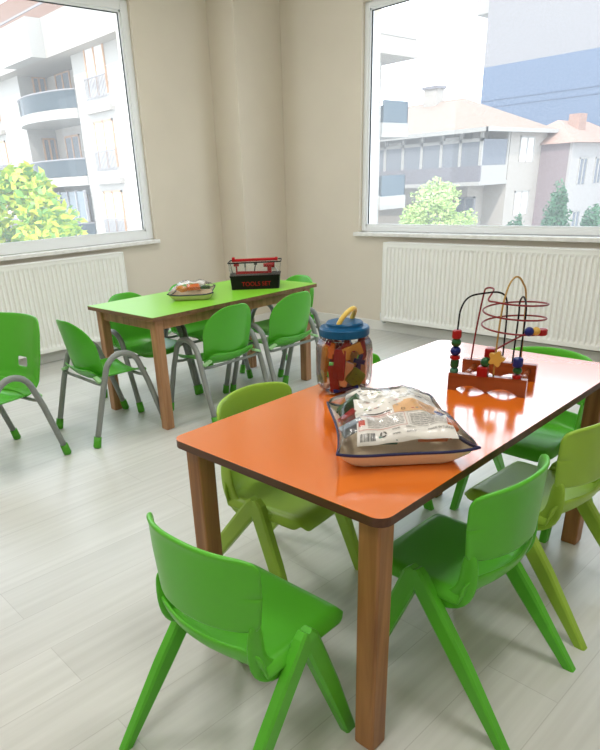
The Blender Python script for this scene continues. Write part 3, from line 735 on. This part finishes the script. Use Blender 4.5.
in_box('toy_screwdriver', 'small grey toy screwdriver hung left of centre in the tool box', 'toy tool', lambda b: (tube(b, [(0, 0, 0), (0, 0, .030)], .0025), tube(b, [(0, 0, .028), (0, 0, .052)], .006)), MT['grey'], (-.058, -.02, .090))
in_box('toy_wrench', 'small dark toy wrench hung in the middle of the tool box', 'toy tool', lambda b: (box(b, -.003, .003, -.002, .002, 0, .04), box(b, -.009, .009, -.002, .002, .04, .052, .001)), MT['black'], (-.005, -.02, .092), (0, .2, 0))
in_box('toy_drill', 'bulky red toy drill at the right end of the tool box', 'toy tool', lambda b: (box(b, -.012, .012, -.012, .012, 0, .04, .004), tube(b, [(-.035, 0, .045), (.030, 0, .045)], [.010, .016])), MT['red'], (.085, -.02, .082))
in_box('toy_pliers', 'pale grey toy pliers behind the red drill in the tool box', 'toy tool', lambda b: (tube(b, [(-.02, 0, 0), (0, 0, .03), (.006, 0, .055)], .004), tube(b, [(.02, 0, 0), (0, 0, .03), (-.006, 0, .055)], .004)), MT['c_white'], (.112, .03, .084))

# ------------------------------------------------------------------ outside
GROUND = -5.5
bm = bmesh.new(); box(bm, -90, 40, XL * 0 + 5.5, 110, GROUND - .3, GROUND); box(bm, -90, XL - 1.5, -20, 5.5, GROUND - .3, GROUND); struct(link('ground', bm, mat('asphalt', (.42, .41, .39), .9, noise_amt=.1, nscale=2)))
M_w = mat('white_cladding', (.33, .315, .29), .7); M_w2 = mat('cream_render', (.33, .30, .265), .8); M_dk = mat('dark_window_glass', (.16, .17, .19), .15)
M_bal = mat('blue_balcony_glass', (.07, .10, .12), .12); M_cur = mat('curtain', (.62, .60, .58), .8); M_ter = mat('brown_render', (.20, .12, .09), .8)
M_frm = mat('brown_window_frame', (.42, .25, .15), .6); M_line = mat('cladding_joint', (.58, .55, .50), .9)
M_blue = mat('blue_grey_paint', (.10, .135, .20), .8); M_off = mat('offwhite_paint', (.225, .215, .22), .8)
M_roof = mat('clay_roof', (.24, .17, .13), .85, noise_amt=.15, nscale=4); M_roof2 = mat('salmon_roof', (.30, .19, .15), .85, noise_amt=.1, nscale=4)
M_mauve = mat('mauve_render', (.20, .155, .16), .85); M_pinkw = mat('white_render', (.33, .31, .295), .85); M_grb = mat('grey_balcony_panel', (.15, .14, .155), .8)

def part(name, m, parent, *boxes, bev=0):
    bm = bmesh.new()
    for q in boxes: box(bm, *q, bev)
    return link(name, bm, m, parent)
def win_y(parent, x0, x1, z0, z1, yf, frame=None, glass=None, split=True, name='window'):
    """window on a facade that faces -Y at y=yf"""
    f = part(name, frame or M_frm, parent, (x0, x0 + .09, yf - .06, yf + .1, z0, z1), (x1 - .09, x1, yf - .06, yf + .1, z0, z1), (x0, x1, yf - .06, yf + .1, z1 - .09, z1), *([((x0 + x1) / 2 - .05, (x0 + x1) / 2 + .05, yf - .06, yf + .1, z0, z1)] if split else []))
    part('window_glass', glass or M_dk, f, (x0 + .05, x1 - .05, yf - .02, yf + .02, z0, z1 - .05)); return f
def win_x(parent, y0, y1, z0, z1, xf, frame=None, glass=None):
    f = part('window', frame or M_off, parent, (xf - .1, xf + .06, y0, y0 + .09, z0, z1), (xf - .1, xf + .06, y1 - .09, y1, z0, z1), (xf - .1, xf + .06, y0, y1, z1 - .09, z1), (xf - .1, xf + .06, (y0 + y1) / 2 - .05, (y0 + y1) / 2 + .05, z0, z1))
    part('window_glass', glass or M_dk, f, (xf - .02, xf + .02, y0 + .05, y1 - .05, z0, z1 - .05)); return f

# apartment block seen through the left window (facade faces -Y)
Y1 = 16.2; SH = 3.0; ZF = 1.157
ap = thing('apartment_building', 'white clad apartment building with curved glass balconies outside the left window', 'building', (-30, Y1, GROUND))
ap_o = Matrix.Translation((-30, Y1, GROUND)).inverted()
def AP(name, m, *b): 
    o = part(name, m, ap, *b); o.matrix_parent_inverse = ap_o; return o
floors = [-4.1, -1.25, 1.62, 4.48]           # slab bottoms of balconies / floor levels
XA, XB, XC = -24.0, -30.6, -36.5            # right end, recess right edge .. computed from the photo
EAST = -24.4
rx0, rx1 = -35.5, -29.65                     # recess with balconies
WT = 6.80
AP('wall', M_w, (rx1, EAST, Y1, Y1 + 9, GROUND, WT)); AP('wall', M_w, (-52, rx0, Y1, Y1 + 9, GROUND, WT)); AP('wall', M_w2, (rx0, rx1, Y1 + 1.6, Y1 + 9, GROUND, WT))
AP('roof_slab', M_w2, (-52, EAST + .6, Y1 - .7, Y1 + 9.6, WT, WT + .35))
AP('parapet', M_w, (-52, EAST + .6, Y1 - .7, Y1 - .5, WT + .35, WT + 1.5), (EAST + .4, EAST + .6, Y1 - .7, Y1 + 9, WT + .35, WT + 1.7))
AP('bay', M_w, (-33.8, -30.6, Y1 - 1.4, Y1 - .7, WT, WT + 1.5))
AP('upper_storey', M_ter, (-50, EAST - 2, Y1 + 2, Y1 + 8.8, WT + .35, WT + 4.2))
AP('terrace_rail', M_off, (-50, -30, Y1 - .62, Y1 - .57, WT + 2.0, WT + 2.08))
j = [(rx1, EAST + .004, Y1 - .006, Y1, z, z + .025) for z in [GROUND + .5 * k for k in range(24)] if z < WT] + [(-52, rx0, Y1 - .006, Y1, z, z + .025) for z in [GROUND + .5 * k for k in range(24)] if z < WT]
AP('cladding_joint', M_line, *j)
for k, zf in enumerate(floors):
    # curved balcony
    bm = bmesh.new(); out = [(rx0, Y1 + 1.6)] + [(rx0 + (rx1 - rx0) * q / 16, Y1 - .1 - 1.0 * math.sin(PI * q / 16) ** .7) for q in range(17)] + [(rx1, Y1 + 1.6)]
    prism(bm, out, zf - .12, zf + .28); o = link('balcony_slab', bm, M_w, ap); o.matrix_parent_inverse = ap_o
    bm = bmesh.new(); outp = [(x_, y_ + .06) for x_, y_ in out[1:-1]]
    A = [bm.verts.new((x_, y_, zf + .30)) for x_, y_ in outp]; B = [bm.verts.new((x_, y_, zf + 1.03)) for x_, y_ in outp]
    for i in range(len(A) - 1): bm.faces.new((A[i], A[i + 1], B[i + 1], B[i]))
    bmesh.ops.solidify(bm, geom=bm.faces[:], thickness=.04); o = link('balcony_glass', bm, M_bal, ap); o.matrix_parent_inverse = ap_o
    bm = bmesh.new(); tube(bm, [(x_, y_, zf + 1.05) for x_, y_ in outp], .035, 6); o = link('handrail', bm, M_off, ap); o.matrix_parent_inverse = ap_o
    f = win_y(ap, -34.5, -32.9, zf + .3, zf + 2.35, Y1 + 1.6, M_frm, M_dk); f.matrix_parent_inverse = ap_o
    f = win_x(ap, Y1 + .75, Y1 + 1.5, zf + .3, zf + 2.35, rx0, M_frm, M_dk); f.matrix_parent_inverse = ap_o
    if k == 1:
        AP('balcony_glazing', M_bal, (rx0 + .6, rx1 - .1, Y1 - .35, Y1 - .3, zf + 1.1, zf + 2.5)); AP('glazing_post', M_off, *[(rx0 + .6 + q * .87, rx0 + .68 + q * .87, Y1 - .4, Y1 - .28, zf + 1.1, zf + 2.55) for q in range(7)])
    for x0 in (-28.4, -40.2):
        f = win_y(ap, x0, x0 + 1.65, zf + .55, zf + 2.45, Y1, M_frm, M_cur); f.matrix_parent_inverse = ap_o
        AP('window_rail', M_off, *[(x0 + .12 * q, x0 + .12 * q + .03, Y1 - .20, Y1 - .17, zf + .4, zf + 1.2) for q in range(15)], (x0 - .05, x0 + 1.75, Y1 - .21, Y1 - .16, zf + 1.2, zf + 1.25))
        AP('window_lintel', M_w2, (x0 - .3, x0 + 1.95, Y1 - .25, Y1, zf + 2.75, zf + 2.95))

# slab building seen at the left of the right window (east face)
b2 = thing('white_apartment_building', 'white building with heavy flat eave at the left of the right window', 'building', (-24, 22, GROUND)); i2 = Matrix.Translation((-24, 22, GROUND)).inverted()
def B2P(name, m, *b): o = part(name, m, b2, *b); o.matrix_parent_inverse = i2; return o
EX, EY = -18.4, 24.2
B2P('wall', M_w, (EX - 5, EX, 18.0, EY, GROUND, 5.5)); 
B2P('roof_slab', M_w2, (EX - 5, EX + 1.25, 17, EY + .75, 5.5, 6.1)); B2P('parapet', M_w, (EX - 5, EX + 1.2, 17, EY + .7, 6.13, 6.9))
B2P('cladding_joint', M_line, *[(EX, EX + .006, 18, EY, z, z + .03) for z in [GROUND + .45 * k for k in range(24)]])
for zf in (-2.6, .38, 3.3):
    B2P('balcony_slab', M_w, (EX - 2.4, EX + .1, EY, EY + 1.9, zf - .55, zf)); B2P('balcony_glass', M_bal, (EX - 2.2, EX + .08, EY + 1.8, EY + 1.86, zf, zf + .85), (EX + .02, EX + .08, EY + .1, EY + 1.86, zf, zf + .85))
    f = win_x(b2, 20.2, 21.8, zf + .3, zf + 1.8, EX, M_off, M_cur); f.matrix_parent_inverse = i2

# hip-roofed house
hx, hy = -19.04, 34.0; HE = 3.30
h = thing('hip_roof_house', 'three storey house with brown hip roof and glazed corner balcony in the right window', 'house', (-24, 38, GROUND)); ih = Matrix.Translation((-24, 38, GROUND)).inverted()
def HP(name, m, *b): o = part(name, m, h, *b); o.matrix_parent_inverse = ih; return o
hw, hd = 10.5, 7.6
HP('wall', M_w2, (hx - hw, hx - 1.4, hy + 1.3, hy + hd, GROUND, HE), (hx - 1.4, hx, hy + 3.1, hy + hd, GROUND, HE), (hx - hw, hx - .1, hy + .1, hy + 3.2, GROUND, -2.2))
bm = bmesh.new(); o_ = .45; V = [bm.verts.new(v) for v in ((hx - hw - o_, hy - o_, HE), (hx + o_, hy - o_, HE), (hx + o_, hy + hd + o_, HE), (hx - hw - o_, hy + hd + o_, HE), (hx - hw + 3.2, hy + hd / 2, HE + 1.95), (hx - 3.6, hy + hd / 2, HE + 1.95))]
for f in ((0, 1, 5, 4), (1, 2, 5), (2, 3, 4, 5), (3, 0, 4), (3, 2, 1, 0)): bm.faces.new([V[i] for i in f])
o = link('roof', bm, M_roof, h); o.matrix_parent_inverse = ih
HP('eave_board', M_w, (hx - hw - .5, hx + .5, hy - .5, hy - .42, HE - .18, HE + .03), (hx + .42, hx + .5, hy - .5, hy + hd + .5, HE - .18, HE + .03))
HP('chimney', M_w2, (hx - 6.0, hx - 5.1, hy + 3.2, hy + 4.0, HE + 1.0, HE + 2.6)); HP('chimney_cap', M_grb, (hx - 6.1, hx - 5.0, hy + 3.1, hy + 4.1, HE + 2.6, HE + 2.75))
for zf in (.62, -2.3):
    HP('balcony_slab', M_w, (hx - hw, hx, hy, hy + 1.4, zf - .12, zf + .08), (hx - 1.5, hx, hy + 1.4, hy + 3.1, zf - .12, zf + .08))
    if zf > 0:
        HP('balcony_wall', M_grb, (hx - hw + 1.8, hx - .0, hy, hy + .12, zf + .08, zf + .88)); HP('balcony_wall_side', M_w, (hx - .12, hx, hy + .12, hy + 3.0, zf + .08, zf + .88))
        HP('balcony_glazing', M_dk, (hx - 7.6, hx - .2, hy + .05, hy + .08, zf + .88, HE - .5), (hx - .09, hx - .05, hy + .2, hy + 2.9, zf + .88, HE - .5))
        HP('glazing_post', M_w, *[(x_, x_ + .16, hy, hy + .13, zf + .88, HE) for x_ in (hx - 7.7, hx - 6.5, hx - 5.2, hx - 3.9, hx - 2.6, hx - 1.4, hx - .16)], (hx - 7.7, hx, hy, hy + .13, HE - .62, HE - .45), (hx - .13, hx, hy + 2.85, hy + 3.0, zf + .88, HE))
        HP('balcony_curtain', M_cur, (hx - 6.3, hx - 5.4, hy + .2, hy + .24, zf + .5, HE - .3), (hx - 2.4, hx - 1.6, hy + .2, hy + .24, zf + .5, HE - .3))
    else:
        HP('balcony_wall', M_w, (hx - hw, hx, hy, hy + .1, zf + .08, zf + .8))
        f = win_y(h, hx - 4.0, hx - 2.6, zf + .5, zf + 2.2, hy + 1.3, M_off, M_dk); f.matrix_parent_inverse = ih
        f = win_y(h, hx - 2.1, hx - .9, zf + .1, zf + 2.2, hy + 1.3, M_off, M_dk); f.matrix_parent_inverse = ih
for zf in (.62, -2.3):
    f = win_x(h, hy + 4.2, hy + 6.0, zf + 1.0, zf + 2.35, hx, M_w, M_cur); f.matrix_parent_inverse = ih

# tall blue and white block behind
bb = thing('tall_block', 'tall blank-walled block, white above and blue-grey below, behind the houses', 'building', (-22, 60, GROUND)); ib = Matrix.Translation((-22, 60, GROUND)).inverted()
def BP(name, m, *b): o = part(name, m, bb, *b); o.matrix_parent_inverse = ib; return o
BP('lower_wall', M_blue, (-31.3, 6, 55, 70, GROUND, 9.1)); BP('upper_wall', M_off, (-31.3, 6, 55, 70, 9.1, 17.6))
BP('corner_wall', M_blue, (-32.3, -31.3, 57, 70, GROUND, 7.4)); BP('corner_wall_upper', M_off, (-32.3, -31.3, 57, 70, 7.4, 13.9)); BP('cornice', M_w, (-33.2, -31.2, 56.4, 70, 13.2, 14.3))
BP('wall_joint', mat('blue_joint', (.075, .10, .155), .9), (-31.3, 6, 54.97, 55, 6.6, 6.66), (-31.3, 6, 54.97, 55, 6.1, 6.16), (-31.3, 6, 54.97, 55, 3.0, 3.06))

# pink house at the right
p0, py = -17.3, 41.0
ph = thing('pink_house', 'pink and white house with salmon roof at the right of the right window', 'house', (-14, 44, GROUND)); ip = Matrix.Translation((-14, 44, GROUND)).inverted()
def PP(name, m, *b): o = part(name, m, ph, *b); o.matrix_parent_inverse = ip; return o
PP('wall', M_mauve, (p0 - 4, p0, py, py + 9, GROUND, 2.5)); PP('white_wall', M_pinkw, (p0, p0 + .15, py - .02, py + 9, GROUND, 2.5))
bm = bmesh.new(); V = [bm.verts.new(v) for v in ((p0 - 4.3, py - .3, 2.5), (p0 + .5, py - .3, 2.5), (p0 + .5, py + 9.4, 2.5), (p0 - 4.3, py + 9.4, 2.5), (p0 - 2, py + 2.4, 3.9), (p0 - 2, py + 7, 3.9))]
for f in ((0, 1, 4), (1, 2, 5, 4), (2, 3, 5), (3, 0, 4, 5), (3, 2, 1, 0)): bm.faces.new([V[i] for i in f])
o = link('roof', bm, M_roof2, ph); o.matrix_parent_inverse = ip
PP('chimney', M_roof2, (p0 - 1.6, p0 - .9, py + 3, py + 4, 3.0, 4.2))
for zf in (-.2, -3.2):
    for y_ in (py + 1.2, py + 3.6, py + 6.2):
        f = win_x(ph, y_, y_ + 1.2, zf + .4, zf + 1.9, p0 + .15, M_w, M_dk); f.matrix_parent_inverse = ip

# trees and shrubs
def tree(name, label, loc, rx, rz, n_leaf, leaf, cols, trunk_h, seed, cat='tree', conifer=False):
    t_ = thing(name, label, cat, loc); rg = random.Random(seed)
    base = trunk_h
    clumps = []
    for k in range(26):
        a = rg.uniform(0, 2 * PI); e = rg.uniform(-.85, 1); q = math.sqrt(max(0, 1 - e * e)) * rg.uniform(.45, .95)
        clumps.append((Vector((rx * q * math.cos(a), rx * q * math.sin(a), base + rz + rz * e * .85)), rg.uniform(.25, .42)))
    if conifer:
        clumps = [(Vector((rx * (1 - k / 26) * rg.uniform(-.8, .8), rx * (1 - k / 26) * rg.uniform(-.8, .8), base + 2 * rz * k / 26)), .35 * (1.15 - k / 26)) for k in range(26)]
    bm = bmesh.new()
    for k in range(n_leaf):
        c, r = clumps[k % len(clumps)]
        d = Vector((rg.gauss(0, 1), rg.gauss(0, 1), rg.gauss(0, 1))).normalized() * rg.random() ** .4
        p = c + Vector((d.x * r * rx, d.y * r * rx, d.z * r * rz)); u_ = Vector((rg.gauss(0, 1), rg.gauss(0, 1), rg.gauss(0, .6))).normalized(); v_ = u_.orthogonal().normalized(); s = leaf * rg.uniform(.6, 1.3)
        f = bm.faces.new([bm.verts.new(p + q) for q in (u_ * s, v_ * s * .5, -u_ * s, -v_ * s * .5)]); f.material_index = rg.randrange(len(cols))
    link('foliage', bm, cols, t_)
    bm = bmesh.new(); tube(bm, [(0, 0, 0), (.05, 0, base * .5), (0, .05, base + rz * .6)], [.035 * base + .03, .028 * base + .02, .02], 8)
    for k in range(6):
        c = clumps[(k * 4) % 26][0]; tube(bm, [(0, .02, base * .8), c * .6 + Vector((0, 0, base * .35)), c], [.03, .02, .008], 6)
    link('trunk', bm, mat('bark', (.16, .11, .07), .9), t_)
LF = [mat('leaf_yellow_green', (.50, .55, .04), .6), mat('leaf_spring_green', (.32, .46, .04), .6), mat('leaf_mid_green', (.14, .30, .05), .6)]
LG = [mat('leaf_pale_green', (.38, .48, .16), .6), mat('leaf_soft_green', (.26, .38, .12), .6)]
LD = [mat('leaf_dark_green', (.02, .09, .035), .6), mat('leaf_deep_green', (.035, .12, .05), .6)]
tree('leafy_tree', 'yellow-green leafy tree just outside the left window', (-9.9, 3.85, GROUND), 1.05, 1.05, 5200, .075, LF, 5.0, 1)
tree('leafy_tree', 'pale green tree in front of the hip-roofed house', (-14.0, 22.0, GROUND), 1.35, 1.5, 5200, .075, LG, 3.4, 2)
for k, (x_, hh, lab) in enumerate(((-12.75, 5.0, 'low dark green shrub, leftmost of the row at the right window bottom'), (-11.95, 5.5, 'dark green shrub second from left in the row outside the right window'), (-11.1, 6.0, 'tallest dark green shrub in the row at the right window bottom'),
        (-10.25, 5.6, 'dark green shrub just right of the tallest one outside the right window'), (-9.4, 5.5, 'dark green shrub at the photo edge in the right window'))):
    tree('evergreen_shrub', lab, (x_, 26.0 + 1.3 * (k % 2), GROUND), .46, (hh - 1.6) / 2, 2600, .075, LD, 1.6, 10 + k, 'shrub', False)
